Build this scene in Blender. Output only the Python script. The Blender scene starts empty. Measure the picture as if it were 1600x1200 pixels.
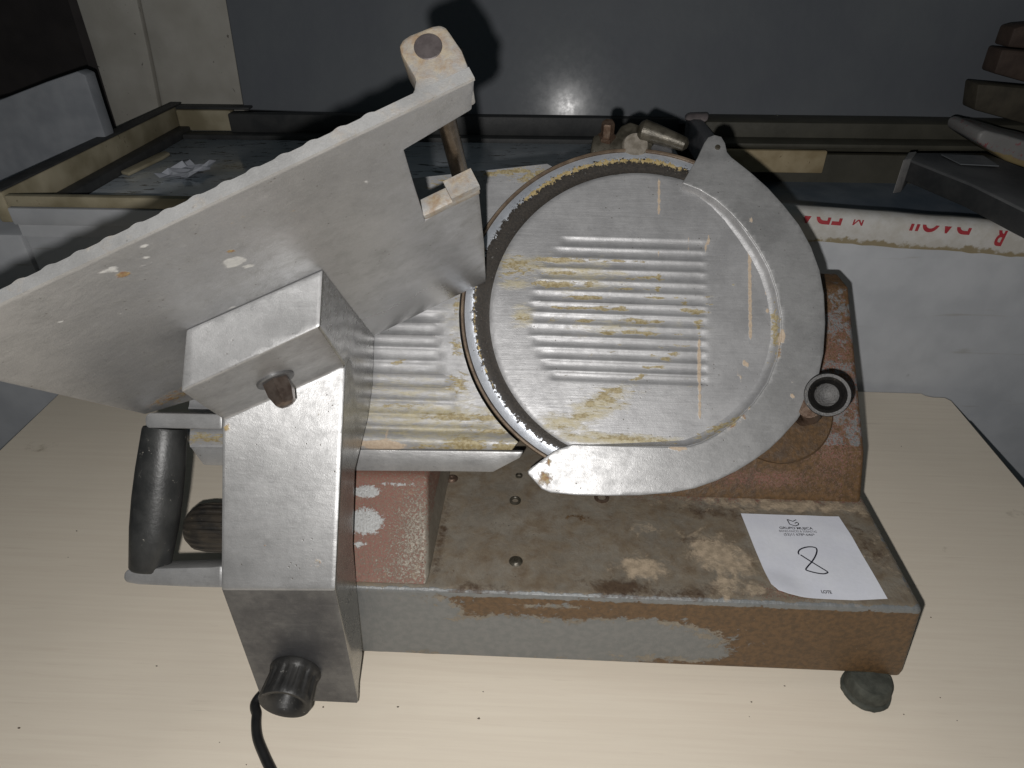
import bpy, bmesh, math, random
import numpy as np
from mathutils import Vector, Matrix, noise as mnoise

# ------------------------------------------------------------------ camera
SC = bpy.context.scene
F, PITCH, YAW = 1063.0, math.radians(34.1), math.radians(2.7)
CAM = Vector((0, 0, .6))
_cp, _sp, _cy, _sy = math.cos(PITCH), math.sin(PITCH), math.cos(YAW), math.sin(YAW)
FW = Vector((-_sy*_cp, _cy*_cp, -_sp)); RT = Vector((_cy, _sy, 0)); UP = RT.cross(FW)
cd = bpy.data.cameras.new("camera"); cam = bpy.data.objects.new("camera", cd)
SC.collection.objects.link(cam)
cd.sensor_width = 36; cd.lens = 36*F/1600; cd.clip_start = .02; cd.clip_end = 60
cam.matrix_world = Matrix(((RT.x, UP.x, -FW.x, CAM.x), (RT.y, UP.y, -FW.y, CAM.y), (RT.z, UP.z, -FW.z, CAM.z), (0, 0, 0, 1)))
SC.camera = cam

# ------------------------------------------------------------------ light: phone flash beside the lens + dim room
w = bpy.data.worlds.new("World"); SC.world = w; w.use_nodes = True
w.node_tree.nodes["Background"].inputs[0].default_value = (.80, .95, 1.0, 1)
w.node_tree.nodes["Background"].inputs[1].default_value = .036
ld = bpy.data.lights.new("phone_flash", 'POINT'); ld.energy = 21.5; ld.shadow_soft_size = .0035
ld.color = (1, .975, .95)
ld.use_nodes = True
_n = ld.node_tree.nodes; _e = _n["Emission"]
_f = _n.new("ShaderNodeLightFalloff"); _f.inputs["Strength"].default_value = 1; _f.inputs["Smooth"].default_value = .25
ld.node_tree.links.new(_f.outputs["Quadratic"], _e.inputs["Strength"])
lo = bpy.data.objects.new("phone_flash", ld); SC.collection.objects.link(lo)
lo.location = CAM - RT*.017 - UP*.021
SC.view_settings.view_transform = 'Standard'; SC.view_settings.look = 'None'
SC.view_settings.exposure = 0; SC.view_settings.gamma = 1

# ------------------------------------------------------------------ geometry helpers
V = Vector
def sight(px, py): return FW + RT*((px-800)/F) - UP*((py-600)/F)
def on(px, py, p0, n):
    d = sight(px, py); n = V(n); return CAM + d*((V(p0)-CAM).dot(n)/d.dot(n))
class Frame:                                   # a plane in the room with its own metric axes
    def __init__(s, o, ex, ey):
        s.o = V(o); s.ex = V(ex).normalized(); s.ez = s.ex.cross(V(ey)).normalized(); s.ey = s.ez.cross(s.ex)
    def p(s, u, v, w=0): return s.o + s.ex*u + s.ey*v + s.ez*w
    def at(s, px, py, w=0):
        h = on(px, py, s.o + s.ez*w, s.ez) - s.o; return (h.dot(s.ex), h.dot(s.ey))
    def loc(s, P): d = V(P) - s.o; return d.dot(s.ex), d.dot(s.ey), d.dot(s.ez)
def smooth(a, b, x):
    t = max(0, min(1, (x-a)/(b-a))); return t*t*(3-2*t)
ORG = {}
def finish(name, bm, mat, parent=None, masks=None, angle=38, loc=None, flat=False):
    org = V(loc) if loc is not None else (ORG[parent.name] if parent else V((0, 0, 0)))
    bmesh.ops.recalc_face_normals(bm, faces=bm.faces)
    me = bpy.data.meshes.new(name)
    vals = {}
    if masks:
        for k, f in masks.items(): vals[k] = [f(v.co) for v in bm.verts]
    bmesh.ops.translate(bm, verts=bm.verts, vec=-org)
    bm.to_mesh(me); bm.free()
    if not flat:
        for p in me.polygons: p.use_smooth = True
        me.set_sharp_from_angle(angle=math.radians(angle))
    for k, a in vals.items():
        at = me.attributes.new(k, 'FLOAT', 'POINT'); at.data.foreach_set('value', a)
    for m in (mat if isinstance(mat, list) else [mat]): me.materials.append(m)
    o = bpy.data.objects.new(name, me); SC.collection.objects.link(o)
    if parent: o.parent = parent
    else: o.location = org
    ORG[o.name] = org
    return o
def thing(name, loc, label, cat, group=None):
    o = bpy.data.objects.new(name, None); SC.collection.objects.link(o); o.location = loc; o.empty_display_size = .05
    ORG[o.name] = V(loc); tag(o, label, cat, group); return o
def tag(o, label=None, cat=None, group=None, kind=None):
    if label and not kind: kind = 'thing'
    for k, v in (('label', label), ('category', cat), ('group', group), ('kind', kind)):
        if v: o[k] = v
    return o
def cut(bm, step, axes=None):
    axes = axes or [V((1, 0, 0)), V((0, 1, 0)), V((0, 0, 1))]
    for a in axes:
        ds = [v.co.dot(a) for v in bm.verts]; lo_, hi = min(ds), max(ds); n = int((hi-lo_)/step)
        for i in range(1, n+1):
            d = lo_ + (hi-lo_)*(i-.5)/max(n, 1)
            bmesh.ops.bisect_plane(bm, geom=bm.verts[:]+bm.edges[:]+bm.faces[:], plane_co=a*d, plane_no=a, dist=1e-6)
def bevel(bm, off, seg=2, edges=None):
    es = edges if edges is not None else [e for e in bm.edges if len(e.link_faces) == 2 and e.calc_face_angle(0) > .35]
    bmesh.ops.bevel(bm, geom=es, offset=off, segments=seg, profile=.5, affect='EDGES', clamp_overlap=True)
def poly_prism(fr, pts, w0, w1, bev=0, seg=2, bm=None):
    own = bm is None; bm = bm or bmesh.new()
    b = [bm.verts.new(fr.p(u, v, w0)) for u, v in pts]; t = [bm.verts.new(fr.p(u, v, w1)) for u, v in pts]
    n = len(pts); fs = [bm.faces.new(t), bm.faces.new(b[::-1])]
    for i in range(n): fs.append(bm.faces.new((b[i], b[(i+1) % n], t[(i+1) % n], t[i])))
    if own: bmesh.ops.recalc_face_normals(bm, faces=bm.faces)
    if bev:
        es = set()
        for f in fs:
            for e in f.edges:
                if e.calc_face_angle(0) > .35: es.add(e)
        bevel(bm, bev, seg, list(es))
    return bm
def px_prism(fr, pxs, w0, w1, bev=0, seg=2, wp=None, bm=None):
    return poly_prism(fr, [fr.at(x, y, w1 if wp is None else wp) for x, y in pxs], w0, w1, bev, seg, bm)
def hexa(c, bev=0, seg=2, bm=None):            # eight corners: bottom ring then top ring
    own = bm is None; bm = bm or bmesh.new(); v = [bm.verts.new(p) for p in c]
    fs = [bm.faces.new([v[i] for i in q]) for q in ((3, 2, 1, 0), (4, 5, 6, 7), (0, 1, 5, 4), (1, 2, 6, 5), (2, 3, 7, 6), (3, 0, 4, 7))]
    if own: bmesh.ops.recalc_face_normals(bm, faces=bm.faces)
    if bev: bevel(bm, bev, seg, list({e for f in fs for e in f.edges}))
    return bm
def box(x0, x1, y0, y1, z0, z1, bev=0, bm=None):
    return hexa([(x0, y0, z0), (x1, y0, z0), (x1, y1, z0), (x0, y1, z0), (x0, y0, z1), (x1, y0, z1), (x1, y1, z1), (x0, y1, z1)], bev, 2, bm)
def lathe(c, ax, prof, seg=64, bm=None, mod=None):
    bm = bm or bmesh.new(); c = V(c); ax = V(ax).normalized()
    a = ax.orthogonal().normalized(); b = ax.cross(a); rings = []
    for r, h in prof:
        if r < 1e-6: rings.append([bm.verts.new(c + ax*h)]*seg); continue
        rings.append([bm.verts.new(c + ax*h + (a*math.cos(t) + b*math.sin(t))*(r*(mod(t, r, h) if mod else 1)))
                      for t in (2*math.pi*i/seg for i in range(seg))])
    for q, s in zip(rings, rings[1:]):
        for i in range(seg):
            j = (i+1) % seg; f = []
            for v in (q[i], q[j], s[j], s[i]):
                if v not in f: f.append(v)
            if len(f) > 2: bm.faces.new(f)
    return bm
def tube(pts, rad, seg=10, bm=None, caps=True):
    bm = bm or bmesh.new(); pts = [V(p) for p in pts]; n = len(pts); rings = []
    up = V((0, 0, 1)) if abs((pts[-1]-pts[0]).normalized().z) < .9 else V((0, 1, 0))
    for i, p in enumerate(pts):
        t = (pts[min(i+1, n-1)] - pts[max(i-1, 0)]).normalized()
        a = t.cross(up).normalized(); b = a.cross(t); r = rad[i] if isinstance(rad, (list, tuple)) else rad
        rings.append([bm.verts.new(p + (a*math.cos(q) + b*math.sin(q))*r) for q in (2*math.pi*k/seg for k in range(seg))])
    for q, s in zip(rings, rings[1:]):
        for i in range(seg): bm.faces.new((q[i], q[(i+1) % seg], s[(i+1) % seg], s[i]))
    if caps: bm.faces.new(rings[0][::-1]); bm.faces.new(rings[-1])
    return bm
def spline(pts, n=8):                          # Catmull-Rom through points
    P = [V(p) for p in pts]; out = []
    for i in range(len(P)-1):
        a, b, c, d = P[max(i-1, 0)], P[i], P[i+1], P[min(i+2, len(P)-1)]
        for k in range(n):
            t = k/n; out.append(.5*((2*b) + (c-a)*t + (2*a-5*b+4*c-d)*t*t + (3*b-a-3*c+d)*t**3))
    return out + [P[-1]]
def ribbon(fr, pts2, wid, w, bm=None):         # flat printed / inked stroke on a plane
    bm = bm or bmesh.new(); L = []
    P = [V((u, v, 0)) for u, v in pts2]
    for i, p in enumerate(P):
        t = (P[min(i+1, len(P)-1)] - P[max(i-1, 0)]).normalized(); n = V((-t.y, t.x, 0))*(wid/2)
        L.append((bm.verts.new(fr.p(p.x+n.x, p.y+n.y, w)), bm.verts.new(fr.p(p.x-n.x, p.y-n.y, w))))
    for a, b in zip(L, L[1:]): bm.faces.new((a[0], a[1], b[1], b[0]))
    return bm
def letters(s, width=None, height=None, bold=0):
    cu = bpy.data.curves.new("lettering", 'FONT'); cu.body = s; cu.size = 1; cu.offset = bold
    o = bpy.data.objects.new("lettering", cu); SC.collection.objects.link(o)
    me = bpy.data.meshes.new_from_object(o.evaluated_get(bpy.context.evaluated_depsgraph_get()))
    bm = bmesh.new(); bm.from_mesh(me); bpy.data.objects.remove(o); bpy.data.meshes.remove(me)
    x0, x1 = min(v.co.x for v in bm.verts), max(v.co.x for v in bm.verts); y0, y1 = min(v.co.y for v in bm.verts), max(v.co.y for v in bm.verts)
    sx = width/(x1-x0) if width else 1; sy = height/(y1-y0) if height else sx
    for v in bm.verts: v.co = ((v.co.x-x0)*sx, (v.co.y-y0)*sy, 0)
    return bm
def place(bm, fr, o2, d2, w):                  # lay flat lettering on a plane
    d = V((d2[0], d2[1], 0)).normalized(); q = V((-d.y, d.x, 0))
    for v in bm.verts:
        u = V((o2[0], o2[1], 0)) + d*v.co.x + q*v.co.y; v.co = fr.p(u.x, u.y, w)
    return bm
def blobs(L):                                  # L: (u, v, ru, rv, angle°, strength)
    L = [(u, v, ru, rv, math.cos(math.radians(a)), math.sin(math.radians(a)), s) for u, v, ru, rv, a, s in L]
    def f(u, v):
        m = 0
        for bu, bv, ru, rv, c, s, k in L:
            x = ((u-bu)*c + (v-bv)*s)/ru; y = (-(u-bu)*s + (v-bv)*c)/rv; d = x*x + y*y
            if d < 6: m = max(m, k*math.exp(-d*.7))
        return m
    return f

# ------------------------------------------------------------------ material helpers
class M:
    def __init__(s, name):
        s.m = bpy.data.materials.new(name); s.m.use_nodes = True; s.t = s.m.node_tree; s.N = s.t.nodes; s.L = s.t.links
        s.b = s.N["Principled BSDF"]; s.tc = s.N.new("ShaderNodeTexCoord").outputs["Object"]
    def put(s, sock, v):
        if v is None: return
        if isinstance(v, bpy.types.NodeSocket): s.L.new(v, sock)
        else:
            if isinstance(v, tuple) and len(v) == 3 and sock.type == 'RGBA': v = v + (1,)
            sock.default_value = v
    def coord(s, scale=(1, 1, 1), rot=(0, 0, 0)):
        n = s.N.new("ShaderNodeMapping"); s.put(n.inputs[0], s.tc); n.inputs["Scale"].default_value = scale; n.inputs["Rotation"].default_value = rot
        return n.outputs[0]
    def noise(s, sc, det=4, rough=.55, dist=0, co=None, col=False):
        n = s.N.new("ShaderNodeTexNoise"); s.put(n.inputs["Vector"], co or s.tc)
        for k, v in (("Scale", sc), ("Detail", det), ("Roughness", rough), ("Distortion", dist)): n.inputs[k].default_value = v
        return n.outputs["Color" if col else "Fac"]
    def voro(s, sc, co=None, out="Distance"):
        n = s.N.new("ShaderNodeTexVoronoi"); s.put(n.inputs["Vector"], co or s.tc); n.inputs["Scale"].default_value = sc; return n.outputs[out]
    def attr(s, k):
        n = s.N.new("ShaderNodeAttribute"); n.attribute_name = k; return n.outputs["Fac"]
    def math(s, op, a, b=0, clamp=False):
        n = s.N.new("ShaderNodeMath"); n.operation = op; n.use_clamp = clamp; s.put(n.inputs[0], a); s.put(n.inputs[1], b); return n.outputs[0]
    def rng(s, v, a, b, c=0., d=1.):
        n = s.N.new("ShaderNodeMapRange"); n.interpolation_type = 'SMOOTHSTEP'
        for i, x in enumerate((v, a, b, c, d)): s.put(n.inputs[i], x)
        return n.outputs[0]
    def mix(s, f, a, b):
        n = s.N.new("ShaderNodeMix"); n.data_type = 'RGBA'; s.put(n.inputs[0], f); s.put(n.inputs[6], a); s.put(n.inputs[7], b); return n.outputs[2]
    def lerp(s, f, a, b):
        n = s.N.new("ShaderNodeMix"); s.put(n.inputs[0], f); s.put(n.inputs[2], a); s.put(n.inputs[3], b); return n.outputs[0]
    def bump(s, h, st=.3, dist=.001):
        n = s.N.new("ShaderNodeBump"); n.inputs["Strength"].default_value = st; n.inputs["Distance"].default_value = dist; s.put(n.inputs["Height"], h); s.L.new(n.outputs[0], s.b.inputs["Normal"])
    def out(s, col=None, rough=None, metal=None, spec=None):
        for k, v in (("Base Color", col), ("Roughness", rough), ("Metallic", metal), ("Specular IOR Level", spec)): s.put(s.b.inputs[k], v)
        return s.m

def worn(name, c1, c2, layers=(), rough=(.42, .6), metal=.55, pits=.5, mott=22, scratch=None, bump=.25, speck=(.10, .085, .07), spec=.5, grain=1400, polish=False, streak=None, flecks=.6):
    """cast or machined metal with mottling, pits, scratches; layers = (attribute, colour, colour2, noise scale, amplitude, sharpness, roughness, metallic)"""
    s = M(name); n1 = s.noise(mott, 6, .62); n2 = s.noise(mott*6, 5, .65); n3 = s.noise(grain, 2, .5)
    col = s.mix(s.rng(n1, .3, .7), c1, c2)
    col = s.mix(s.math('MULTIPLY', s.rng(n2, .5, .72), .35), col, tuple(x*.72 for x in c1))
    col = s.mix(s.math('MULTIPLY', s.rng(n2, .5, .3), .3), col, tuple(min(1, x*1.18) for x in c2))
    fine = s.math('MULTIPLY', s.math('SUBTRACT', n3, .5), .30)
    hs = s.N.new("ShaderNodeHueSaturation"); s.put(hs.inputs["Color"], col); s.put(hs.inputs["Value"], s.math('ADD', fine, 1)); col = hs.outputs[0]
    h = s.math('ADD', s.math('MULTIPLY', n3, .5), n2)
    r = s.lerp(s.rng(s.math('ADD', s.math('MULTIPLY', n2, .5), s.math('MULTIPLY', s.noise(mott*2.3, 5, .65, .6), .5)), .22, .78), rough[0], rough[1]); m = metal
    if scratch:
        sn = s.noise(1, 3, .6, 0, s.coord(scratch)); col = s.mix(s.math('MULTIPLY', s.rng(sn, .58, .78), .26), col, tuple(min(1, x*1.35) for x in c2))
        col = s.mix(s.math('MULTIPLY', s.rng(sn, .42, .22), .28), col, tuple(x*.6 for x in c1)); h = s.math('ADD', h, s.math('MULTIPLY', sn, 1.2))
    if pits:
        vd = s.voro(210); vc = s.noise(60, 2)
        pit = s.math('MULTIPLY', s.rng(vd, .16, .06), s.rng(vc, .52, .66)); pit = s.math('MULTIPLY', pit, pits)
        col = s.mix(pit, col, speck); h = s.math('SUBTRACT', h, pit)
    for k, ca, cb, sc, amp, sh, rg, mt in layers:
        nz = s.noise(sc, 6, .72, .3, s.coord(streak) if streak else None); a = s.attr(k)
        f = s.math('ADD', a, s.math('MULTIPLY', s.math('SUBTRACT', nz, .5), amp))
        gate = s.rng(a, .02, .12); f = s.math('MULTIPLY', s.rng(f, .5-sh, .5+sh), gate)
        col = s.mix(f, col, s.mix(s.rng(s.noise(sc*1.7, 4, .6), .35, .65), ca, cb)); r = s.lerp(f, r, rg); m = s.lerp(f, m, mt)
        h = s.math('ADD', h, s.math('MULTIPLY', f, 1.3))
    fl = s.noise(520, 3, .8, .4); fg = s.noise(17, 3, .6)
    col = s.mix(s.math('MULTIPLY', s.math('MULTIPLY', s.rng(fl, .66, .71), s.rng(fg, .40, .62)), flecks), col, speck)
    col = s.mix(s.math('MULTIPLY', s.math('MULTIPLY', s.rng(fl, .33, .29), s.rng(fg, .62, .42)), flecks*.8), col, tuple(min(.7, x*1.5) for x in c2))
    if polish:
        a = s.attr("polish"); col = s.mix(a, col, s.mix(n2, (.27, .27, .265), (.36, .36, .35))); r = s.lerp(a, r, s.lerp(n2, .14, .26)); m = s.lerp(a, m, .92)
    s.bump(h, bump, .0006); return s.out(col, r, m, spec)
def plain(name, c1, c2, sc=40, rough=(.4, .6), metal=0, bump=.2, spec=.5, specks=None):
    s = M(name); n = s.noise(sc, 5, .6); f = s.noise(sc*8, 4, .6)
    col = s.mix(s.rng(n, .32, .68), c1, c2); col = s.mix(s.math('MULTIPLY', f, .35), col, tuple(x*.6 for x in c1))
    if specks: col = s.mix(s.math('MULTIPLY', s.rng(s.noise(sc*4, 5, .7, .5), .64, .69), s.rng(s.noise(sc*.8, 2), .42, .56)), col, specks)
    s.bump(s.math('ADD', n, f), bump, .0006); return s.out(col, s.lerp(f, *rough), metal, spec)

YEL, YEL2 = (.34, .26, .12), (.47, .36, .16)
BRN, BRN2 = (.13, .06, .022), (.22, .10, .035)
TAN, TAN2 = (.42, .33, .245), (.50, .41, .31)
ALU = worn("cast_aluminium", (.285, .285, .285), (.385, .385, .385), [("grime", YEL, BRN2, 190, .9, .10, .6, .1), ("drip", TAN, TAN2, 300, .55, .06, .7, 0)], rough=(.34, .52), metal=.5, pits=.9, scratch=(60, 240, 240))
ALU_COVER = worn("cover_aluminium", (.30, .30, .305), (.40, .40, .405), [("haze", (.41, .36, .22), (.46, .42, .31), 140, 1.3, .25, .6, .2), ("grime", (.25, .195, .095), (.38, .325, .195), 230, 2.1, .07, .55, .1), ("drip", TAN, TAN2, 300, .55, .06, .7, 0)], rough=(.40, .54), metal=.36, pits=1, scratch=(30, 380, 380), streak=(.45, 1.5, 1.5))
ALU_TRAY = worn("tray_aluminium", (.365, .37, .38), (.44, .445, .455), [("grime", YEL, BRN2, 190, .9, .10, .6, .1), ("smear", (.24, .24, .235), (.30, .30, .295), 60, 1.3, .35, .5, .5), ("spot", (.47, .47, .46), (.54, .54, .52), 220, .5, .08, .7, .1)], rough=(.33, .43), metal=.68, mott=9, pits=.9, polish=True, scratch=(40, 260, 260))
ALU_SIDE = worn("machined_aluminium", (.27, .27, .265), (.35, .35, .34), [("grime", YEL, BRN2, 190, .9, .10, .6, .1)], rough=(.20, .32), metal=.9, pits=.3, bump=.12)
ALU_DARK = worn("dull_shaded_aluminium", (.105, .105, .11), (.185, .185, .185), [("grime", YEL, BRN2, 190, .9, .10, .6, .1)], rough=(.40, .55), metal=.6, scratch=(30, 200, 500))
EDGE = worn("machined_edge", (.37, .37, .365), (.48, .48, .475), [("grime", (.36, .30, .21), (.26, .18, .11), 130, 1.0, .25, .7, 0)], rough=(.4, .6), metal=.4)
BASE = worn("weathered_base", (.205, .182, .148), (.28, .252, .208),
            [("wash", (.165, .125, .085), (.22, .18, .13), 42, 1.5, .25, .45, .1), ("paint", (.145, .082, .036), (.088, .053, .026), 120, 1.0, .06, .5, 0), ("bare_glint", (.20, .21, .212), (.235, .24, .24), 80, 1.9, .06, .5, .35),
             ("red", (.22, .08, .065), (.19, .13, .09), 520, 2.4, .16, .6, 0), ("dark", (.065, .042, .028), (.095, .065, .042), 100, 1.3, .2, .5, 0),
             ("sand", (.44, .35, .25), (.30, .24, .17), 85, 2.0, .24, .8, 0), ("chip", (.46, .47, .47), (.38, .38, .37), 300, .9, .05, .5, .3)],
            rough=(.36, .58), metal=.2, pits=1, mott=26, bump=.4, scratch=(240, 60, 25), speck=(.035, .026, .018))
STEEL = worn("blade_steel", (.50, .53, .58), (.62, .65, .70), [("dark", (.018, .015, .012), (.036, .029, .022), 330, 2.2, .035, .5, .2), ("grime", (.36, .27, .11), (.45, .35, .17), 260, 1.5, .05, .6, .1)], rough=(.28, .42), metal=.5, pits=.2, mott=50)
BRASS = plain("brown_rim", (.12, .085, .058), (.22, .165, .115), 90, (.35, .5), .4)
BLACK = plain("black_plastic", (.018, .018, .018), (.035, .034, .032), 60, (.38, .55), 0, .35, .5, (.30, .29, .27))
GREASE = plain("greasy_metal", (.05, .044, .032), (.12, .108, .085), 120, (.25, .5), .4, .4)
RUST = plain("rusty_steel", (.10, .060, .040), (.20, .145, .11), 160, (.35, .55), .6, .4)
ROD = plain("stained_rod", (.10, .075, .05), (.20, .16, .12), 60, (.18, .32), .85, .15)
PIN = plain("pin_steel", (.10, .085, .085), (.15, .13, .13), 200, (.4, .6), .4)
RUBBER = plain("foot_rubber", (.040, .044, .036), (.085, .09, .075), 120, (.7, .9), 0, .5)
CORD = plain("cord_black", (.012, .012, .013), (.02, .02, .02), 80, (.35, .5))

# ------------------------------------------------------------------ setting
OBJ_FLOOR = tag(finish("floor", box(-4, 4, -2, 4, -.80, -.75), plain("floor_concrete", (.10, .095, .09), (.15, .14, .13), 6, (.7, .9))), kind='structure')
WALL = plain("dark_wall", (.035, .030, .030), (.055, .047, .045), 12, (.7, .9), 0, .4)
tag(finish("wall", box(-4, 4, 1.95, 2.05, -.75, 2.6), WALL), kind='structure')

# table
def table_mat():
    s = M("birch_laminate"); co = s.coord((2.0, 60, 10)); n = s.noise(3, 8, .62, .35, co); n2 = s.noise(1.0, 4, .6, 0, s.coord((14, 190, 40)))
    big = s.noise(3.5, 3)
    col = s.mix(s.rng(n, .3, .72), (.83, .75, .625), (.785, .70, .58)); col = s.mix(s.math('MULTIPLY', s.rng(n2, .60, .74), .32), col, (.64, .55, .44))
    col = s.mix(s.math('MULTIPLY', s.rng(big, .45, .7), .22), col, (.62, .56, .47))
    gr = s.rng(s.math('ADD', s.attr("grime"), s.math('MULTIPLY', s.math('SUBTRACT', s.noise(90, 6, .7), .5), .9)), .35, .75); gr = s.math('MULTIPLY', gr, s.rng(s.attr("grime"), .02, .1))
    col = s.mix(s.math('MULTIPLY', gr, .75), col, (.24, .19, .12))
    sc = s.noise(1, 3, .5, .2, s.coord((7, 260, 20), (0, 0, .25))); col = s.mix(s.math('MULTIPLY', s.rng(sc, .70, .76), .3), col, (.3, .25, .2))
    s.bump(s.math('ADD', n2, s.noise(500, 2)), .08, .0004); return s.out(col, s.lerp(n, .42, .55), 0, .35)
TZ = Frame((0, 0, 0), (1, 0, 0), (0, 1, 0))
tt = thing("table", (0, .3, 0), "pale birch laminate table top with a chipped rear corner carrying the slicer", "table")
bt = poly_prism(TZ, [(-.737, -.35), (.626, -.35), (.626, .846), TZ.at(1500, 643), TZ.at(1486, 626.5), TZ.at(1476, 621.5), TZ.at(1458, 621), TZ.at(1446, 618.5), TZ.at(1439, 615), TZ.at(1342, 612), (-.737, .881)], -.028, 0, .0008, 1)
cut(bt, .012, [V((1, 0, 0)), V((0, 1, 0))])
tm = blobs([(*TZ.at(1588, 800), .03, .010, 10, .5), (*TZ.at(1420, 655), .008, .004, 0, .7), (*TZ.at(748, 1130), .004, .006, 0, .8), (*TZ.at(782, 1130), .004, .007, 0, .9), (*TZ.at(1480, 860), .02, .008, 0, .5), (*TZ.at(60, 700), .05, .02, 0, .45), (*TZ.at(1380, 1010), .05, .002, -60, .6)])
finish("tabletop", bt, [table_mat()], tt, {"grime": lambda c: tm(c.x, c.y)})
be = poly_prism(TZ, [(.627, -.35), (.629, -.35), (.629, .82), (.627, .82)], -.028, -.001)  # added black strip standing in for the shadow line along the right edge
finish("edge_shadow_strip", be, plain("shadow_black", (.02, .02, .02), (.04, .04, .04)), tt)
# crumbs on the table
rnd = random.Random(4); bc = bmesh.new()
CR = [(743, 929 + 600 - 600), (505, 1105), (430, 862), (245, 1041), (455, 1111), (622, 1105), (748, 1123), (385, 1195), (1226, 1072), (1174, 1097), (755, 1081), (120, 830), (30, 1138)]
for px, py in CR + [(rnd.uniform(0, 1600), rnd.uniform(650, 1200)) for _ in range(24)]:
    u, v = TZ.at(px, py)
    if u > .6 or u < -.72 or v > .86: continue
    r = rnd.uniform(.0003, .0008) * (1.5 if (px, py) in CR else 1)
    m = bmesh.ops.create_icosphere(bc, subdivisions=1, radius=r)
    for q in m['verts']: q.co = V((u + q.co.x*rnd.uniform(.7, 1.8), v + q.co.y*rnd.uniform(.6, 1.2), r*.5 + q.co.z*.6))
tag(finish("crumbs", bc, plain("crumb_dark", (.05, .035, .02), (.12, .08, .05), 300)), "dark crumbs scattered over the pale table top", "crumbs", None, "stuff")

# ------------------------------------------------------------------ meat slicer
SL = thing("meat_slicer", (.05, .48, 0), "worn grey cast aluminium meat slicer with round ribbed blade cover standing on the table", "meat slicer")
TH = math.radians(42)
NB = V((0, -math.cos(TH), math.sin(TH))); UB = V((0, math.sin(TH), math.cos(TH))); X = V((1, 0, 0))
P0 = V((0, .5, .184)) + NB*.05
BF = Frame(P0, X, UB)                                    # blade plane
# base -------------------------------------------------------------
ZT = .126; ZF = Frame((0, 0, ZT), X, (0, 1, 0))
FY = .3805
bb = hexa([(-.235, .388, .022), (.345, .388, .022), (.345, .78, .022), (-.235, .78, .022), (-.225, FY, ZT), (.3262, FY, ZT), (.3262, .77, ZT), (-.225, .77, ZT)], .0045, 3)
FFm = Frame((0, .384, .07), X, (0, -.007, .104))         # front face
cut(bb, .0035, [X]); cut(bb, .0035, [V((0, 0, 1))])
for i in range(60):
    bmesh.ops.bisect_plane(bb, geom=bb.verts[:]+bb.edges[:]+bb.faces[:], plane_co=(0, .384+i*.0035, 0), plane_no=(0, 1, 0), dist=1e-6)
for v in bb.verts:                                       # casting lip over the right front foot, worn underside
    if v.co.z < .024 and v.co.y < .42:
        v.co.z += .0012*mnoise.noise(v.co*60)
        if .262 < v.co.x < .318: v.co.z += .008*smooth(.262, .275, v.co.x)*smooth(.318, .300, v.co.x)
        elif v.co.x > .318: v.co.z -= .004
def zb(px, py, ru, rv, a, s): u, v = ZF.at(px, py); return (u, v, ru, rv, a, s)
def fb(px, py, ru, rv, a, s): u, v = FFm.at(px, py); return (u, v, ru, rv, a, s)
sand = blobs([zb(1000, 885, .02, .012, 0, .95), zb(1118, 865, .028, .018, -30, 1), zb(1135, 915, .010, .016, 0, .75), zb(1010, 825, .012, .008, 0, .6), zb(1230, 790, .09, .010, 0, .75), zb(1190, 860, .008, .006, 0, .5), zb(1180, 920, .015, .008, 0, .6), zb(1260, 880, .10, .04, 0, .33)])
dark = blobs([zb(965, 918, .028, .010, 0, .85), zb(1060, 925, .05, .010, 0, .55), zb(1120, 800, .05, .014, 0, .5), zb(740, 920, .05, .008, 0, .5), zb(690, 840, .006, .06, 0, .55), zb(1350, 850, .02, .03, 20, .5), zb(1090, 845, .03, .008, 0, .5)])
oliv = blobs([zb(905, 810, .02, .010, 0, .62), zb(700, 900, .012, .02, 0, .5)])
barf = blobs([fb(575, 965, .035, .09, 0, 1.2), fb(800, 1000, .14, .030, 0, 1.3), fb(980, 1000, .075, .028, 0, 1.1), fb(1080, 1020, .035, .018, 0, .8), fb(640, 960, .05, .035, 0, .9), fb(860, 948, .05, .006, 0, .5)])
redz = blobs([zb(1200, 778, .14, .010, 0, .6), zb(1250, 925, .06, .008, 0, .5)])
def m_bare_glint(c):
    if c.z < .1205: u, v, _ = FFm.loc(c); return barf(u, v) if c.y < .40 else 0
    e = max(0, 1-abs(c.y-FY-.001)/.0045)*.85 + max(0, 1-abs(c.x-.3235)/.004)*.55  # pale edge highlight put into the colour along front and right top edges
    return e
def m_paint(c):
    if c.z > .1205 and c.y > .382: return oliv(c.x, c.y)*.8
    if c.y > .40 and c.x < .32: return 0
    u, v, _ = FFm.loc(c); return 1.15 - 1.5*barf(u, v)
finish("base", bb, BASE, SL, {"bare_glint": m_bare_glint, "paint": m_paint, "dark": lambda c: dark(c.x, c.y) if c.z > .122 else 0,
       "sand": lambda c: sand(c.x, c.y) if c.z > .122 else 0, "red": lambda c: redz(c.x, c.y) if c.z > .122 else 0,
       "chip": lambda c: .26 if c.z > .122 and c.y > .45 and c.x > .10 else .1, "wash": lambda c: .5 if c.z > .122 else 0})
base = bpy.data.objects["base"]
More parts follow.
